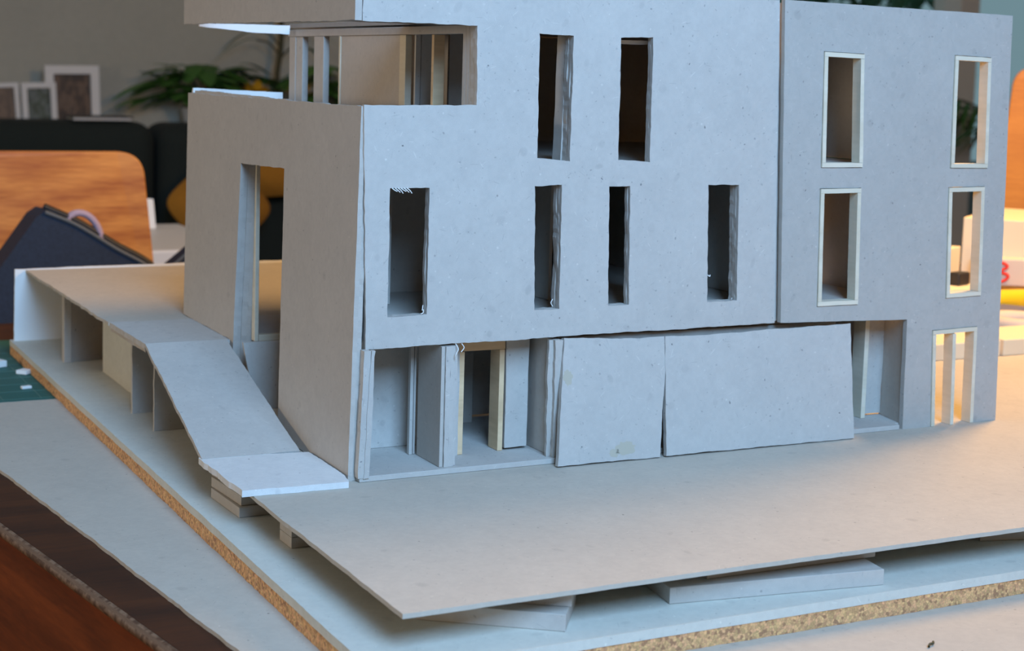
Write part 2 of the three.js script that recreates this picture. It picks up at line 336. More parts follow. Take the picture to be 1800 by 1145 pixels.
// ---------------------------------------------------------------- terrace, ramp and landing
{
  const t = thing('model_terrace', 'raised card terrace on fins at the back left of the model', 'terrace', [40, -18, -380]);
  sheet(t, 'deck_plate', M.ground, FLAT(39), [[-564.5, -56], [-289, -53.5], [-289, 172], [-564.5, 172]], 2, [], 0.5, 3);
  sheet(t, 'deck_plate', M.board, FLAT(39.2), [[-289, -53], [-203.5, -51.5], [-205, 172], [-289, 172]], 3.4, [], 0.25, 3);
  sheet(t, 'edge_strip', M.boardPlain, FLAT(35.8), [[-288, -52.2], [-205.5, -50.6], [-205.5, -46], [-288, -48]], 2.2, [], 0.25, 3);
  sheet(t, 'back_wall', M.paper, FRONT(-565), [[-65, -18], [172, -18], [172, 40.5], [70, 40.8], [-64, 39.6]], 2.4);
  const fin = (x0, x1, z, y1, turn, mat) => sheet(t, 'support_fin', mat, { o: [x0, 0, z], u: [Math.cos(turn), 0, -Math.sin(turn)], v: [0, 1, 0] }, [[0, -18], [x1 - x0, -18], [x1 - x0, y1], [0, y1]], 3.2, [], 0.2);
  fin(-41.4, 40, -461, 36.9, 0.28, M.boardPlain); box(t, 'support_post', M.boardPlain, -47, -41.6, -18, 36.9, -468, -460);
  sheet(t, 'support_fin', M.whiteBoard, LEFT(-28), [[-418, -18], [-300, -18], [-300, 35.6], [-418, 36.9]], 2.4);
  fin(-42.5, 20, -271, 33.4, 0.03, M.board);
}
{
  const t = thing('model_ramp', 'sloping grey card ramp running down beside the left wall of the building', 'ramp', [-28, -18, -130]);
  const a = [-51.5, 39.6, -203], len = [-3.5, -36, 146];
  const L = Math.hypot(...len);
  sheet(t, 'ramp_plate', M.board, { o: a, u: len.map((c) => c / L), v: [1, 0, 0] }, [[0, 0], [L, -3.5 + 0], [L, 49.5], [0, 50]], 2.3, [], 0.2);
  sheet(t, 'support_fin', M.board, FRONT(-218), [[-42, -18], [-4, -18], [-4, 37.6], [-42, 37.6]].map(([x, y]) => [x, Math.min(y, 39)]), 2.6, [], 0.2);
}
single('ramp_landing', 'bright grey card square at the foot of the ramp on the ground plate', 'landing',
  metreUV(sheetGeo(FLAT(3.3), [[9, -58], [11, -4], [-2, -1.4], [-54, -1.6], [-62, -59]], 3.2, [], 0.35, 2.4)), M.paperCard);

// ---------------------------------------------------------------- the building
{
  const B = thing('model_building', 'grey card architectural model of a three storey building with cut out windows', 'building model', [200, 0, -110]);
  const R4 = (a) => a.map(([x, y]) => [x, y]);
  const WIN = {
    A: [[101, 227.5], [121.3, 227], [121.5, 161.5], [102, 163]], B: [[150, 227], [170, 228], [171, 161], [151, 162]],
    C: [[19.5, 148], [41, 148], [41, 83.5], [19.5, 83]], D: [[101, 148.5], [117, 149], [118, 83], [103, 83]],
    E: [[146, 148], [159, 148.2], [161, 83.5], [148, 83.5]], F: [[209.5, 148.5], [230, 148.3], [232, 83], [212, 83]],
  };
  const grow = (w, l, r, y = 0) => [[w[0][0] - l, w[0][1] + y], [w[1][0] + r, w[1][1] + y], [w[2][0] + r, w[2][1] - y], [w[3][0] - l, w[3][1] - y]];
  // street front: three layers of board
  sheet(B, 'facade_board', M.board, FRONT(0), [[8, 67], [77, 67.6], [124, 68.2], [259, 69], [252, 251.5], [3.4, 252], [3.2, 230], [65.4, 230], [66, 190], [4.8, 189.2]], 2.5, Object.values(WIN).map(R4), 0.2, 2.4);
  sheet(B, 'facade_backing', M.boardPlain, FRONT(-2.55), [[9.5, 68.5], [263, 70], [256.5, 250], [6, 250], [6, 231], [65.8, 231], [66.3, 189.6], [7, 188.6]], 2.6, Object.entries(WIN).map(([k, w]) => grow(w, 0.6, -0.05, 0.2)), 0.25, 2.4);
  sheet(B, 'facade_backing', M.boardPlain, FRONT(-5.25), [[10, 69], [256, 70], [251, 250], [8, 250], [8, 231.5], [66.2, 231.5], [66.8, 189], [9, 188]], 3.2,
    [grow(WIN.A, 3, -0.1), grow(WIN.B, 4, 4, 0.3), grow(WIN.C, 2, 3.5, 0.5), grow(WIN.D, 3, -0.15, 0.2), grow(WIN.E, 3, 3.5, 0.3), grow(WIN.F, 3, -0.1, 0.4)], 0.3, 2.4);
  // a short extra lining that shows through the upper window as a leaning strip
  sheet(B, 'lining_strip', M.boardPlain, FRONT(-9), [[120.6, 161], [126, 161], [126, 228], [121.6, 228]], 9);
  sheet(B, 'ceiling_batten', M.paper, FRONT(-13), [[148, 224], [176, 224.3], [176, 226.3], [148, 226]], 9);
  // right wing
  const FR = { tl: [[282, 224.2], [311.2, 223.6], [314, 158], [284, 158]], tr: [[379, 225], [408, 224.4], [410.2, 157.4], [380.5, 157.6]], bl: [[284.2, 146.2], [314, 146.4], [316, 77.6], [286, 77.6]], br: [[380.2, 146.2], [409, 146.6], [411.2, 79.2], [383, 78.6]] };
  const door = [[374.2, 59.6], [410, 60.4], [411.2, -0.6], [377, -0.6]];
  sheet(B, 'wing_facade', M.boardWing, FRONT(3.0), [[253.4, 251.8], [423.2, 250], [430, 0.05], [411.2, 0.05], [410, 60.4], [374.2, 59.6], [377, 0.05], [355.4, 0.05], [354.2, 67], [261, 69.4]], 3.4, Object.values(FR).map(R4), 0.1, 4);
  function frame(q, depth, open) {
    const g = sub(B, open ? 'door_frame' : 'window_frame'), w = 2.5, [a, b, c, d] = q, k = 0.35;
    const strip = (pts) => sheet(g, 'frame_strip', M.limewood, FRONT(3.8), pts, depth + 0.8, [], 0.06, 4);
    strip([[a[0] + k, a[1] - k], [b[0] - k, b[1] - k], [b[0] - k, b[1] - k - w], [a[0] + k, a[1] - k - w]]);
    const low = open ? 0 : w + k;
    strip([[a[0] + k, a[1] - k - w - 0.1], [a[0] + k + w, a[1] - k - w - 0.1], [d[0] + k + w, d[1] + low + 0.1], [d[0] + k, d[1] + low + 0.1]]);
    strip([[b[0] - k - w, b[1] - k - w - 0.1], [b[0] - k, b[1] - k - w - 0.1], [c[0] - k, c[1] + low + 0.1], [c[0] - k - w, c[1] + low + 0.1]]);
    if (!open) strip([[d[0] + k, d[1] + k], [c[0] - k, c[1] + k], [c[0] - k, c[1] + k + w], [d[0] + k, d[1] + k + w]]);
    else { const m0 = 390.3, m1 = 392.3; strip([[m0, a[1] - k - w - 0.1], [m0 + w, a[1] - k - w - 0.1], [m1 + w, 0.15], [m1, 0.15]]); }
  }
  for (const q of Object.values(FR)) frame(q, 6.4, false);
  frame([door[0], door[1], [411.2, 0.1], [377, 0.1]], 7, true);
  // two leaning panels along the ground floor
  const lean = (x, y, z, dx, dz, h) => ({ o: [x, y, z], u: [1, 0, 0], v: [dx / h, -1, dz / h].map((c) => -c) });
  const pl = (x0t, x1t, x0b, x1b, yt, z, zb, crest, side = []) => {
    const h = yt - 0.6, v = [0, 1, -(zb - z) / h];
    return sheet(B, 'ground_floor_panel', M.board, { o: [0, 0.6, zb], u: [1, 0, 0], v }, [[x0b, 0.4], [x1b, 0], ...side, ...crest.map(([x, y]) => [x, y - 0.6])], 3, [], 0.2, 3);
  };
  pl(121, 184, 113, 176.6, 67, 1.0, 13, [[183.8, 65.2], [168, 64.8], [150, 65.6], [121, 67.4]], [[180.6, 30], [183.2, 46]]);
  pl(184, 313, 180.4, 310, 67, 1.2, 13.6, [[313, 66.4], [250, 65.6], [210, 64.6], [184.3, 65.2]]);
  const stain = (cx, cy, rx, ry, seed) => {
    const r = rngOf(seed), q = []; for (let i = 0; i < 22; i++) { const a = i / 22 * 6.283, k = 0.75 + 0.4 * r(); q.push([cx + Math.cos(a) * rx * k, cy + Math.sin(a) * ry * k]); }
    const h = 66.4, v = [0, 1, -12 / h], g = sheetGeo({ o: [0, 0.6, 13.05], u: [1, 0, 0], v }, q, 0.04, [], 0); add(B, 'glue_stain', metreUV(g), M.glue);
  };
  stain(122, 46, 3, 4.2, 5); stain(155, 6.5, 6.5, 3.6, 9); stain(148, 4.6, 3.4, 2.2, 12);
  // left wall, leaning a little, two outer layers and an inner one; its tall slot runs down to the ramp
  const LW = (x) => ({ o: [x, 0, 0], u: [0, 0, 1], v: [4 / 189, 1, 0] });
  const wallPoly = (f, s, c) => [[f, 0.1], [-110 + s, 0.1], [-113 + s, 150.2 + c], [-192 - s, 148.2 + c], [-197 - s, 39.4], [-197 - s, 20], [-203.5, 20], [-204.5, 39.4], [-308, 39.4], [-311, 187.2], [f - 0.6, 188.4]];
  sheet(B, 'left_wall_board', M.boardPlain, LW(0), wallPoly(-0.8, 0, 0), 2.4, [], 0.2, 3);
  sheet(B, 'left_wall_backing', M.boardPlain, LW(2.45), wallPoly(-1.5, 0.5, 0.4).map(([a, b]) => [a, b > 180 ? b + (a < -100 ? 2.2 : -1) : b]), 2.4, [], 0.3, 3);
  sheet(B, 'left_wall_lining', M.boardPlain, LW(4.9), wallPoly(-9, 0.2, 0.2).map(([a, b]) => [a, b > 180 ? 186 : b]), 3.6, [], 0.3, 3);
  sheet(B, 'left_wall_lining', M.boardPlain, LW(8.55), wallPoly(-9, 0.6, 0.5).map(([a, b]) => [a, b > 180 ? 186 : b]), 3.4, [], 0.3, 3);
  // wooden frame inside the slot and the grey panel that closes its foot
  { const g = sub(B, 'slot_frame'); box(g, 'frame_strip', M.limewood, 12.3, 14.8, 39.6, 149, -197, -190.5); box(g, 'frame_strip', M.limewood, 15, 70, 39.6, 43.4, -196, -190.5); }
  sheet(B, 'slot_panel', M.board, FRONT(-178), [[10, 0.1], [60, 0.1], [60, 41.4], [1.2, 41.4]], 2.2);
  // roof band above the corner loggia
  sheet(B, 'roof_band', M.boardPlain, LEFT(-0.6), [[-0.6, 230.2], [-0.6, 252], [-306, 252], [-306, 232]], 3.6, [], 0.2);
  sheet(B, 'roof_fascia', M.paper, FRONT(-286), [[4, 230.6], [36, 228.2], [65, 227.6], [65.4, 233.6], [4, 232.6]], 1.6);
  // recessed glazing wall of the loggia
  const LX = 69;
  box(B, 'loggia_beam', M.boardPlain, LX, LX + 4, 226.4, 230.8, -300, -8.8);
  for (const [z0, z1, m, dx] of [[-297, -285, M.boardPlain, 0], [-284.6, -272, M.board, 0.4], [-249, -231.5, M.boardPlain, 0], [-107.6, -99, M.limewood, -0.3]]) box(B, 'loggia_post', m, LX + dx, LX + 4 + dx, 180, 226.2, z0, z1);
  box(B, 'loggia_post', M.pine, LX, LX + 6.5, 180, 226.2, -64, -61);
  box(B, 'loggia_panel', M.boardPlain, LX + 0.3, LX + 2.7, 180, 226.2, -201, -108);
  box(B, 'loggia_post', M.limewood, LX - 0.2, LX + 3.4, 180, 226.2, -204, -201.2);
  for (const k of [0, 1, 2]) box(B, 'loggia_jamb', M.boardPlain, 66.9, 69 + k * 0.3, 189, 230.4, -20 + k * 3.8, -16.4 + k * 3.8);
  box(B, 'inner_panel', M.board, 73.2, 80.5, 180, 228, -259, -257);
  box(B, 'inner_panel', M.board, 73.2, 76.4, 180, 228, -97, -95); box(B, 'inner_panel', M.board, 77, 91, 180, 228, -98, -96);
  box(B, 'loggia_floor', M.boardPlain, 12, 152, 178, 180, -303, -108); sheet(B, 'loggia_back_parapet', M.paper, FRONT(-304), [[12.4, 180], [67, 180], [67, 189], [5.4, 190.6], [5.4, 187.6], [12.4, 187.6]], 2); box(B, 'loggia_floor', M.boardPlain, 12, 72, 182, 184.4, -108, -9);
  // storeys inside
  const slab = (x0, x1, y0, y1, z0, z1) => box(B, 'floor_slab', M.boardPlain, x0, x1, y0, y1, z0, z1);
  slab(14, 347, 77, 79.6, -104.5, -8.6); slab(155, 347, 77, 79.6, -259, -104.5); slab(14, 347, 157, 159.6, -104.5, -11); slab(155, 347, 157, 159.6, -259, -104.5); slab(12, 352, 66.5, 69, -104.5, -9.5); slab(155, 352, 66.5, 69, -259, -104.5); slab(72, 352, 232.2, 235, -306, -9); slab(5, 71.8, 232.2, 235, -96, -9);
  box(B, 'back_partition', M.boardPlain, 12.4, 100, 3, 182, -107.2, -104.8); box(B, 'back_partition', M.boardPlain, 154.8, 356, 3, 232, -262, -259.6);
  box(B, 'side_partition', M.boardPlain, 152.2, 154.8, 3.1, 232, -303, -107.6); box(B, 'side_partition', M.boardPlain, 100, 152, 3.1, 232, -110.2, -107.8);
  box(B, 'wing_partition', M.boardPlain, 350, 352.6, 159.8, 232, -259, -6); box(B, 'wing_partition', M.boardPlain, 350, 352.6, 69.2, 156.8, -76, -6);
  box(B, 'room_partition', M.boardPlain, 44, 46, 79.8, 156.8, -62, -60); box(B, 'room_partition', M.boardPlain, 262, 264, 79.8, 156.8, -259, -9); box(B, 'room_partition', M.boardPlain, 264.2, 340, 69.2, 156.8, -84, -81.6); box(B, 'room_partition', M.boardPlain, 264.2, 350, 69.2, 156.8, -106, -104.8);
  box(B, 'room_partition', M.boardPlain, 138, 140, 79.8, 156.8, -104, -50);
  box(B, 'ground_lintel', M.boardPlain, 122, 309, 58, 66.3, -9, -7.4);
  box(B, 'wing_partition', M.boardPlain, 353.4, 355.6, 3.1, 66.4, -259, -30);
  
  // ground floor
  box(B, 'ground_slab', M.board, 4.5, 352.5, 0.1, 3, -104, 3.6, 0.3); box(B, 'ground_slab', M.board, 352.6, 364, 0.1, 3, -40, -1, 0.3); box(B, 'ground_slab', M.board, 172.5, 352.5, 0.1, 3, -259, -104.2, 0.3);
  sheet(B, 'corner_post', M.board, FRONT(4), [[3.7, 2.2], [7, 2.2], [9.4, 67], [5.8, 67]], 5.5, [], 0.15, 3);
  sheet(B, 'corner_post', M.board, FRONT(4.5), [[6.4, 2], [9.4, 2.2], [11.6, 67], [9.6, 67]], 3, [], 0.2, 3);
  box(B, 'niche_wall', M.board, 12.4, 66, 3.1, 66.4, -52, -50);
  box(B, 'niche_partition', M.board, 46, 47.9, 3.1, 66.4, -33, -30); box(B, 'niche_partition', M.board, 48.6, 49.8, 3.1, 66.4, -34, -31);
  box(B, 'niche_partition', M.boardPlain, 49.9, 51.9, 3.1, 66.4, -29, 0.2);
  for (const [x0, x1, z0, z1] of [[52, 54.6, -20, 1.2], [54.7, 57.4, -20, 0.4], [57.5, 59.4, -21, -0.8], [59.6, 69.8, -24, -20]]) sheet(B, 'door_pier', M.board, FRONT(z1), [[x0, 3.1], [x1, 3.1], [x1, 66.4], [x0, 66.4]], z1 - z0, [], 0.16, 3);
  { const g = sub(B, 'door_frame'); box(g, 'frame_strip', M.pine, 70, 73.2, 3.1, 58.8, -26, -21); box(g, 'frame_strip', M.pine, 94.4, 97.4, 3.1, 58.8, -33, -21.6); box(g, 'frame_strip', M.pine, 70, 97.4, 59, 66, -26, -21.2); }
  sheet(B, 'door_side_panel', M.board, FRONT(-21.5), [[98.6, 4.4], [112, 4.6], [112, 66.3], [98, 66.3]], 2.2);
  box(B, 'niche_partition', M.boardPlain, 116, 118, 3.1, 66.4, -31, -3);
  for (const [x0, x1, z0, z1] of [[113.4, 115.6, -3, -1], [115.8, 118.6, -2.8, 1.4], [118.8, 121.6, -2.6, 0.2]]) sheet(B, 'layered_pier', M.boardPlain, FRONT(z1), [[x0, 3.1], [x1, 3.1], [x1 + 1.2, 66.4], [x0 - 0.4, 66.4]], z1 - z0, [], 0.3, 2.4);
  box(B, 'inner_wall', M.boardPlain, 84, 88, 3.1, 66.4, -96, -94); box(B, 'inner_wall', M.boardPlain, 104, 112, 3.1, 66.4, -92, -90);
  // entrance recess in the right wing
  sheet(B, 'recess_wall', M.boardPlain, { o: [355.6, 0, 0], u: [-6 / 26, 0, 1], v: [0, 1, 0] }, [[-0.6, 3.1], [-27, 3.1], [-27, 66.4], [-0.6, 66.4]], 2.4);
  sheet(B, 'recess_panel', M.board, FRONT(-25), [[345.5, 4], [361.2, 4], [361.2, 66.4], [345, 66.4]], 2.2);
  { const g = sub(B, 'door_frame'); box(g, 'frame_strip', M.limewood, 341.4, 344.6, 3.1, 66.2, -30, -19); }
  // loose fibres along the cut edges
  const fuzz = (pts) => add(B, 'paper_fibre', tubeGeo(pts, 0.28, 10, 5), M.fibre);
  fuzz([[57.5, 67.5, 0.4], [58.4, 65, 2], [56.6, 62, 2.6], [57, 60, 2]]); fuzz([[61, 67.4, 0.4], [61.6, 65.6, 2], [59.8, 63.4, 2.4]]);
  for (let k = 0; k < 6; k++) { const x = 20.5 + k * 1.6; fuzz([[x, 148, 0.1], [x + 1.2, 147, 0.9], [x + 2.6, 146.4 - (k % 3) * 0.5, 0.6]]); }
  fuzz([[39.8, 85.8, -1.5], [39.2, 84.4, -0.4], [37.6, 83.8, 0]]); fuzz([[39.6, 88, -1.8], [38.9, 85.4, -1]]);
  fuzz([[115.6, 84, -3], [114.4, 86, -3], [115.4, 88, -3]]); fuzz([[211.4, 98.2, 0.2], [212.6, 97.4, 0.6], [212.8, 98.4, 0.6]]); fuzz([[230.8, 84, -3], [229.4, 83.8, -1.5], [228.4, 83.5, 0]]);
}

// ---------------------------------------------------------------- things behind the model on the table, right
{
  const stuffBox = (name, label, cat, mat, cx, cz, w, h, d, turn, y = 0, r = 0.8, group) => { const g = new RoundedBoxGeometry(w * MM, h * MM, d * MM, 2, r * MM); g.rotateY(turn); g.translate(cx * MM, LEVEL + (y + h / 2) * MM, cz * MM); return single(name, label, cat, metreUV(g), mat, group); };
  stuffBox('cream_block', 'flat cream block right behind the glazed door of the model', 'block', M.cream, 556, -196, 96, 12.6, 46, 0.0, 0.05);
  stuffBox('cream_block', 'flat cream block behind the right corner, beside a narrow joint', 'block', M.cream, 652, -200, 90, 12.6, 52, 0.02, 0.05);
  const ring = new THREE.TorusGeometry(0.026, 0.007, 10, 32); ring.rotateX(Math.PI / 2); ring.translate(0.712, LEVEL + 0.0075, -0.262); single('tape_roll', 'low roll of pale tape behind the cream blocks', 'tape', ring, M.kraft);
  stuffBox('felt_case', 'small slate purple case lying behind the pale tape', 'case', M.slate, 752, -318, 52, 10, 26, 0.5, 0.05);
  const tube = tubeGeo([[735, 11, -356], [790, 12, -350], [850, 11, -344]], 9.5, 20, 14); single('yellow_roll', 'bright yellow paper roll below the red marked packet', 'paper roll', tube, M.yellow);
  const pk = thing('paper_packet', 'pale packet with a red mark at the right edge of the picture', 'packet', [800, 21, -362]);
  { const g = metreUV(new RoundedBoxGeometry(0.076, 0.026, 0.022, 2, 0.002)); g.rotateY(-0.6); g.translate(0.812, LEVEL + 0.0345, -0.372); add(pk, 'packet_body', g, M.kraft);
    const a = -0.6, put = (x, y) => [812 + x * Math.cos(a) + 11.6 * Math.sin(a), 34.5 + y, -372 - x * Math.sin(a) + 11.6 * Math.cos(a)];
    add(pk, 'red_mark', tubeGeo([put(-22, 7.5), put(-14, 9), put(-9, 5.5), put(-15, 1), put(-8, -3), put(-12, -8), put(-22, -8)], 1.5, 40, 6), M.red); }
  stuffBox('card_offcut', 'thin pale card lying under the yellow roll', 'offcut', M.kraft, 800, -372, 130, 1.4, 44, 0.1, 0.02);
  stuffBox('cream_carton', 'low cream carton seen through the lower right window', 'carton', M.cream, 735, -424, 84, 54, 60, 0.5, 0.05, 1);
  stuffBox('cream_carton', 'taller cream carton at the right edge behind the packet', 'carton', M.cream, 868, -432, 150, 82, 70, 0.62, 0.05, 1);
  stuffBox('tape_dispenser', 'small black dispenser before the low cream carton', 'dispenser', M.black, 752, -381, 20, 12, 12, 0.3, 23, 2);
  stuffBox('cream_stack', 'stack of cream offcuts under the black dispenser', 'offcuts', M.cream, 740, -374, 62, 22.8, 30, 0.15, 0.05, 1);
}

// ---------------------------------------------------------------- chairs, bag, white side table
function woodChair(name, label, mat, cx, cz, turn, backTop, backLow, w, seatY, bend) {
  const t = thing(name, label, 'chair', [cx, -780, cz]);
  const put = (g) => { g.rotateY(turn); g.translate(cx * MM, 0, cz * MM); return g; };
  // backrest: a bent plywood board with round corners, local x across, z to the front
  const h = backTop - backLow, s = new THREE.Shape(), r = 26, x0 = -w / 2, x1 = w / 2;
  s.moveTo(x0 + r, 0); s.lineTo(x1 - r, 0); s.quadraticCurveTo(x1, 0, x1, r); s.lineTo(x1 - 12, h - r); s.quadraticCurveTo(x1 - 14, h, x1 - 14 - r, h); s.lineTo(x0 + 14 + r, h); s.quadraticCurveTo(x0 + 14, h, x0 + 12, h - r); s.lineTo(x0, r); s.quadraticCurveTo(x0, 0, x0 + r, 0);
  let g = new THREE.ExtrudeGeometry(s, { depth: 10, bevelEnabled: true, bevelSize: 1.5, bevelThickness: 1.5, bevelSegments: 2, curveSegments: 10 });
  g.translate(0, backLow, -5); g.scale(MM, MM, MM); g.translate(0, LEVEL, 0);
  const p = g.attributes.position; for (let i = 0; i < p.count; i++) { const x = p.getX(i) / (w / 2 * MM); p.setZ(i, p.getZ(i) + bend * MM * x * x - 0.02); } g.computeVertexNormals();
  add(t, 'backrest', put(metreUV(g, 0.35)), mat);
  const bxl = (a, b, c, d, e, f, rr = 6) => put(metreUV(boxGeo(a, b, c, d, e, f, rr), 0.35));
  add(t, 'seat', bxl(x0, x1, seatY - 22, seatY, 10, 410), mat);
  for (const sx of [-1, 1]) {
    add(t, 'back_post', bxl(sx * (w / 2 - 60) - 14, sx * (w / 2 - 60) + 14, seatY, backTop - 50, -52, -28), mat);
    add(t, 'leg', bxl(sx * (w / 2 - 40) - 15, sx * (w / 2 - 40) + 15, -780, seatY - 22, 15, 45), mat);
    add(t, 'leg', bxl(sx * (w / 2 - 40) - 15, sx * (w / 2 - 40) + 15, -780, seatY - 22, 370, 400), mat);
    add(t, 'back_bracket', bxl(sx * (w / 2 - 60) - 14, sx * (w / 2 - 60) + 14, seatY - 18, seatY, -52, 12), mat);
  }
  return t;
}
woodChair('wooden_chair', 'light oak chair with a broad bent back behind the navy bag', M.oak, -55, -980, 0.0, 108, -60, 420, -330, 14);
woodChair('wooden_chair', 'tall orange wooden chair at the right edge of the picture', M.orangeWood, 1396, -694, -0.75, 232, 30, 430, -330, 12);
{
  const t = thing('navy_bag', 'dark navy bag with a lilac loop standing on the oak chair', 'bag', [20, -329, -840]);
  const body = [[-170, -328], [150, -328], [156, -60], [118, -2], [22, 58], [13, 60], [4, 54], [-90, -80], [-165, -150]];
  const g = sheetGeo(FRONT(-842), body, 52, [], 0); add(t, 'body', metreUV(g, 0.1), M.navy);
  add(t, 'piping', tubeGeo([[12, 59, -841], [40, 47, -841], [80, 22, -841], [118, -2, -841], [156, -60, -841]], 2.0, 40, 8), M.navyTrim);
  add(t, 'piping', tubeGeo([[16, 62, -868], [48, 47, -868], [86, 23, -868], [124, -1, -868], [158, -60, -868]], 3.4, 40, 8), M.black);
  const arc = []; for (let k = 0; k <= 12; k++) { const a = Math.PI * k / 12; arc.push([46 - 20 * Math.cos(a) * 0.86 + 7 - 12 * 0.5 * (1 - Math.cos(a)) * 0 + 2, 43 - 13 * (k / 12) * 1.5 + 21 * Math.sin(a), -868]); }
  add(t, 'loop', tubeGeo(arc, 3.6, 40, 10), M.lilac);
}
{
  const t = thing('navy_sleeve', 'second dark navy sleeve leaning beside the bag near the model wall', 'sleeve', [200, -329, -840]);
  add(t, 'body', metreUV(sheetGeo(FRONT(-905), [[165, -328], [212, -328], [212, 40], [206, 36], [148, -11], [178, -72]], 30, [], 0), 0.1), M.navy);
  add(t, 'piping', tubeGeo([[148, -11, -904], [168, 6, -904], [188, 22, -904], [208, 38, -904]], 1.8, 30, 8), M.navyTrim);
}
{
  const t = thing('white_side_table', 'white table standing between the oak chair and the dark sofa', 'table', [315, -780, -1380]);
  box(t, 'table_top', M.frameWhite, 190, 346, -55, -30, -1575, -1250, 4);
  for (const [x, z] of [[196, -1565], [306, -1565], [196, -1290], [306, -1290]]) box(t, 'leg', M.frameWhite, x, x + 34, -780, -55.2, z, z + 34, 3);
}
{
  const t = thing('folded_leaflet', 'white printed leaflet standing on the white table near the cushion', 'leaflet', [262, -30, -1500]);
  sheet(t, 'page', M.paper, { o: [240, -30, -1500], u: [0.96, 0.28, 0], v: [0, 0.93, -0.36] }, [[0, 0], [52, -14], [52, 30], [20, 42], [4, 28]], 1.2, [], 0);
  sheet(t, 'print', M.navyTrim, { o: [240, -30, -1499.8], u: [0.96, 0.28, 0], v: [0, 0.93, -0.36] }, [[18, 12], [36, 8], [36, 16], [18, 22]], 0.3, [], 0);
}

// ---------------------------------------------------------------- sofa corner
{
  const t = thing('sofa', 'dark green fabric sofa along the far wall', 'sofa', [900, -780, -2600]);
  const r = (name, x0, x1, y0, y1, z0, z1, rr) => add(t, name, metreUV(new RoundedBoxGeometry((x1 - x0) * MM, (y1 - y0) * MM, (z1 - z0) * MM, 4, rr * MM).translate((x0 + x1) / 2 * MM, LEVEL + (y0 + y1) / 2 * MM, (z0 + z1) / 2 * MM), 0.05), M.sofa);
  r('back', -500, 2250, -640, 40, -3060, -2900, 40);
  for (const [a, b, top] of [[-480, 612, 74], [618, 1400, 70], [1406, 2230, 70]]) r('back_cushion', a, b, -380, top, -2920, -2720, 45);
  for (const [a, b] of [[-300, 612], [618, 1400], [1406, 2050]]) r('seat_cushion', a, b, -480, -350, -2730, -2150, 45);
  r('base', -500, 2250, -690, -480, -2900, -2150, 25); r('arm', -500, -310, -640, -230, -2900, -2150, 45); r('arm', 2060, 2250, -640, -230, -2900, -2150, 45);
  for (const [x, z] of [[-450, -2200], [2160, -2200], [-450, -3020], [2160, -3020]]) box(t, 'foot', M.black, x, x + 50, -780, -640, z, z + 40, 4);
}
function cushion(label, cx, cy, cz, s, turn, tilt) {
  const g = new THREE.SphereGeometry(1, 40, 24), p = g.attributes.position;
  for (let i = 0; i < p.count; i++) { const x = p.getX(i), y = p.getY(i), z = p.getZ(i), f = (k) => Math.sign(k) * Math.pow(Math.abs(k), 0.36); const a = f(x), b = f(y), e = (1 - a ** 4 * 0.75) * (1 - b ** 4 * 0.75); p.setXYZ(i, a * s, b * s, z * s * 0.36 * Math.max(0.12, e)); }
  g.computeVertexNormals(); g.rotateZ(turn); g.rotateX(tilt); g.scale(MM, MM, MM); g.translate(cx * MM, LEVEL + cy * MM, cz * MM);
  single('cushion', label, 'cushion', metreUV(g, 0.05), M.mustard, 'mustard cushions on the sofa');
}
cushion('mustard cushion resting on one corner just left of the model wall', 702, -95, -2560, 90, 0.72, -0.22);
cushion('mustard cushion seen through the tall slot of the left wall', 846, 6, -2665, 92, 0.05, -0.2);
{
  const t = thing('magazine', 'dark magazine with pale page edges lying on top of the sofa back', 'magazine', [496, 76, -2800]);
  box(t, 'pages', M.frameWhite, 434, 558, 77, 82, -2810, -2740, 0.6); 
  box(t, 'cover', M.black, 430, 562, 82.2, 85, -2826, -2736, 0.6);
}
// picture frames on the ledge
function photoTex(seed, tones) {
  const A = noise2(seed); return dataTex(128, (u, v) => { const k = A(u * 4, v * 4, 4) * 0.7 + A(u * 11, v * 11, 11) * 0.3, i = Math.min(tones.length - 1.001, Math.max(0, (k - 0.2) / 0.6 * (tones.length - 1))), j = Math.floor(i), f = i - j; return [0, 1, 2].map((c) => tones[j][c] + (tones[Math.min(j + 1, tones.length - 1)][c] - tones[j][c]) * f); });
}
function pictureFrame(label, x0, x1, y0, y1, z, bar, turn, tones, seed) {
  const t = thing('picture_frame', label, 'picture frame', [(x0 + x1) / 2, y0, z], 'frames on the ledge');
  const w = x1 - x0, h = y1 - y0, cx = (x0 + x1) / 2;
  const put = (g) => { g.rotateX(-0.06); g.rotateZ(turn); g.translate(cx * MM, LEVEL + y0 * MM, z * MM); return g; };
  const s = new THREE.Shape([[-w / 2, 0], [w / 2, 0], [w / 2, h], [-w / 2, h]].map((p) => new THREE.Vector2(p[0] * MM, p[1] * MM)));
  s.holes.push(new THREE.Path([[-w / 2 + bar, bar], [w / 2 - bar, bar], [w / 2 - bar, h - bar], [-w / 2 + bar, h - bar]].map((p) => new THREE.Vector2(p[0] * MM, p[1] * MM))));
  add(t, 'frame', put(new THREE.ExtrudeGeometry(s, { depth: 0.018, bevelEnabled: false })), M.frameWhite);
  const pg = new THREE.BoxGeometry((w - 2 * bar + 2) * MM, (h - 2 * bar + 2) * MM, 0.004); pg.translate(0, h / 2 * MM, 0.006);
  add(t, 'photograph', put(pg), std({ map: photoTex(seed, tones), roughness: 0.5 }));
}
pictureFrame('wider white picture frame with a dark brown photograph', 463, 591, 20, 190, -3195, 20, 0.02, [[34, 26, 22], [62, 46, 36], [110, 88, 70], [50, 40, 36]], 4);
pictureFrame('narrow leaning white frame with a dark green photograph', 404, 484, 20, 148, -3165, 13, 0.04, [[30, 40, 36], [58, 76, 62], [100, 112, 112], [40, 52, 44]], 9);
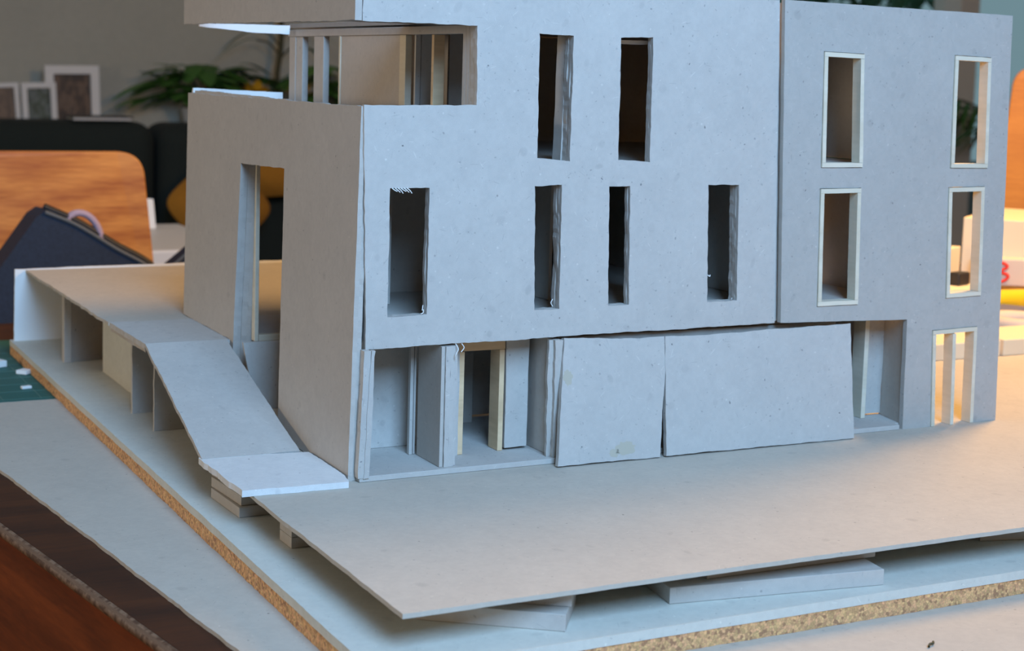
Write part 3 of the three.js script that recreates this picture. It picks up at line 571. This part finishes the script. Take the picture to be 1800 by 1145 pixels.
pictureFrame('brown toned frame cut by the left edge of the picture', 322, 397, 20, 145, -3150, 10, 0.06, [[88, 72, 58], [120, 98, 78], [70, 56, 46]], 14);

// ---------------------------------------------------------------- plants
function leafGeo(L, W, curl, lobes = 0) {                           // lies along +x, tip at L, drooping by curl
  const n = 14, pos = [], idx = [];
  for (let i = 0; i <= n; i++) {
    const t = i / n, w = W * Math.pow(Math.sin(Math.PI * Math.min(1, t * 0.94 + 0.06)), 0.75) * (1 + lobes * Math.sin(t * 20) * 0.3), y = -curl * t * t * L;
    for (const s of [-1, -0.5, 0, 0.5, 1]) pos.push(t * L, y - Math.abs(s) * w * 0.18, s * w);
    if (i) for (let k = 0; k < 4; k++) { const a = (i - 1) * 5 + k, b = i * 5 + k; idx.push(a, a + 1, b, b, a + 1, b + 1); }
  }
  const g = new THREE.BufferGeometry(); g.setAttribute('position', new THREE.Float32BufferAttribute(pos, 3)); g.setIndex(idx); g.computeVertexNormals(); return g;
}
function placeLeaf(t, at, L, W, curl, yaw, pitch, mat, lobes, name = 'leaf') { const g = leafGeo(L, W, curl, lobes); g.rotateZ(pitch); g.rotateY(yaw); g.scale(MM, MM, MM); const p = P(...at); g.translate(p.x, p.y, p.z); add(t, name, g, mat); }
{
  const r = rngOf(5), t = thing('potted_plant', 'bushy green potted plant on the ledge above the sofa', 'plant', [860, 20, -3180]);
  add(t, 'pot', cyl(850, 20, 95, -3180, 48, 60), M.pot); add(t, 'soil', cyl(850, 95.2, 97, -3180, 56, 56), M.soil);
  for (let k = 0; k < 84; k++) {
    const a = r() * 6.283, rad = 20 + r() * 110, h = 125 + r() * 85 - rad * 0.25, x = 850 + Math.cos(a) * rad * 1.15, z = -3170 + Math.sin(a) * rad * 0.45;
    if (k % 3 === 0) add(t, 'stem', tubeGeo([[850, 96, -3180], [850 + (x - 850) * 0.5, (96 + h) * 0.55, -3175], [x, h, z]], 2, 12, 5), M.stem);
    placeLeaf(t, [x, h, z], 55 + r() * 45, 18 + r() * 12, 0.5 + r() * 0.6, a + (r() - 0.5), 0.3 + r() * 0.5, r() < 0.5 ? M.leaf : M.leafPale);
  }
  for (const [x, y, z, L, yaw] of [[760, 175, -3150, 70, 3.0], [750, 150, -3150, 75, 3.5], [775, 130, -3150, 80, 3.3], [930, 205, -3160, 80, 0.3], [950, 140, -3160, 90, -0.2]]) placeLeaf(t, [x, y, z], L, 11, 0.9, yaw, 0.45, M.leaf);
}
{
  const r = rngOf(15), t = thing('potted_tree', 'tall thin potted tree with a bare stem behind the roof terrace', 'plant', [1045, 20, -3190]);
  add(t, 'pot', cyl(1045, 20, 96, -3190, 46, 58), M.pot);
  add(t, 'stem', tubeGeo([[1045, 90, -3190], [1040, 180, -3188], [1050, 260, -3190], [1046, 420, -3190]], 7, 20, 8), M.stem);
  for (const [y, yaw, L] of [[262, 3.0, 150], [285, 2.6, 120], [250, 0.2, 100], [300, -0.4, 130], [345, 1.6, 130], [370, 3.4, 150], [390, 5.4, 140]]) {
    const ex = 1046 + Math.cos(yaw) * 60, ez = -3190 - Math.sin(yaw) * 40;
    add(t, 'branch', tubeGeo([[1046, y - 30, -3190], [(1046 + ex) / 2, y, (-3190 + ez) / 2], [ex, y + 6, ez]], 2.4, 12, 6), M.stem);
    placeLeaf(t, [ex, y + 6, ez], L * 0.62, 12, 1.1, yaw, 0.3, M.leaf);
  }
}
{
  const r = rngOf(25), t = thing('leafy_houseplant', 'broad leaved green plant seen between the loggia posts', 'plant', [1190, 20, -3190]);
  add(t, 'pot', cyl(1190, 20, 90, -3190, 50, 62), M.pot);
  for (let k = 0; k < 26; k++) { const a = r() * 6.283, rad = r() * 90, h = 120 + r() * 90; const x = 1190 + Math.cos(a) * rad, z = -3180 + Math.sin(a) * 40; if (k % 3 === 0) add(t, 'stem', tubeGeo([[1190, 90, -3190], [1190, 110, -3188], [x, h, z]], 2.2, 12, 5), M.stem); placeLeaf(t, [x, h, z], 60 + r() * 40, 22 + r() * 12, 0.8, a, 0.4, k % 2 ? M.leaf : M.leafPale); }
}
function flower(label, cx, cy, cz, s) {
  const r = rngOf(cx), t = thing('yellow_flower', label, 'flower', [cx, 20, cz], 'yellow flowers on the ledge');
  add(t, 'stem', tubeGeo([[cx, 20, cz], [cx + 3, (20 + cy) / 2, cz], [cx, cy - s * 0.4, cz]], 2.5, 12, 6), M.stem);
  add(t, 'vase', cyl(cx, 20, 62, cz, 16, 13), M.pot);
  for (let k = 0; k < 16; k++) { const a = k * 2.4, e = 0.2 + (k / 16) * 1.1; placeLeaf(t, [cx, cy - s * 0.35, cz], s * (0.9 + 0.2 * r()), s * 0.3, 0.25, a, e, M.petal, 0, 'petal'); }
}
flower('wide yellow bloom left of the bare stem above the terrace wall', 968, 142, -3140, 50); flower('narrow yellow bloom right of the bare stem above the terrace wall', 1082, 150, -3140, 40);
{
  const t = thing('palm_plant', 'potted palm with long drooping fronds before the far window', 'palm', [3420, -780, -3060]);
  add(t, 'pot', cyl(3420, -780, -480, -3060, 120, 160), M.pot);
  add(t, 'soil', cyl(3420, -482, -478, -3060, 150, 150), M.soil);
  add(t, 'trunk', tubeGeo([[3420, -480, -3060], [3400, -200, -3050], [3430, 40, -3060]], 22, 20, 8), M.stem);
  for (let k = 0; k < 9; k++) {
    const a = k * 2.4, L = 380 + (k % 4) * 60, up = 0.35 + (k % 5) * 0.16;
    const cx = Math.cos(a), cz = Math.sin(a), at = (q) => [3430 + cx * L * q * 0.8, 40 + Math.sin(up) * L * q - L * 0.55 * q * q, -3060 + cz * L * q * 0.35];
    const f = add(t, 'frond', tubeGeo([at(0), at(0.35), at(0.7), at(1)], 4, 16, 5), M.stem);
    for (let j = 2; j < 9; j++) for (const s of [-1, 1]) placeLeaf(f, at(j / 9), 150, 9, 0.7, -a + s * 0.9, 0.1, M.leaf, 0, 'leaflet');
  }
}
// garden beyond the far window
function shrub(label, cx, y0, cz, w, h, n, seed) {
  const r = rngOf(seed), t = thing('garden_shrub', label, 'shrub', [cx, y0, cz], 'shrubs beyond the window'), list = [];
  for (let k = 0; k < n; k++) { const a = r() * 6.283, b = Math.acos(2 * r() - 1), q = Math.pow(r(), 0.4); const g = leafGeo(130, 38, 0.5); g.rotateZ((r() - 0.5) * 2); g.rotateY(r() * 6.283); g.translate(Math.cos(a) * Math.sin(b) * w * q, h * 0.55 + Math.cos(b) * h * 0.5 * q, Math.sin(a) * Math.sin(b) * w * 0.6 * q); list.push(g); }
  const g = mergeGeometries(list); g.scale(MM, MM, MM); const p = P(cx, y0, cz); g.translate(p.x, p.y, p.z); add(t, 'foliage', g, M.gardenLeaf);
  add(t, 'trunk', cyl(cx, y0, y0 + h * 0.6, cz, 60, 40, 10), M.stem);
}
shrub('dark green shrub beyond the far window, left one', 3000, -900, -4600, 620, 2300, 1500, 3);
shrub('dark green shrub beyond the far window, right one', 4350, -900, -5000, 560, 2000, 1300, 4);
{ const g = new THREE.BoxGeometry(30, 0.1, 14); g.translate(3, -0.2, -10.5); struct('garden_ground', g, M.soil); }

scene.updateMatrixWorld(true);
renderer.render(scene, camera);
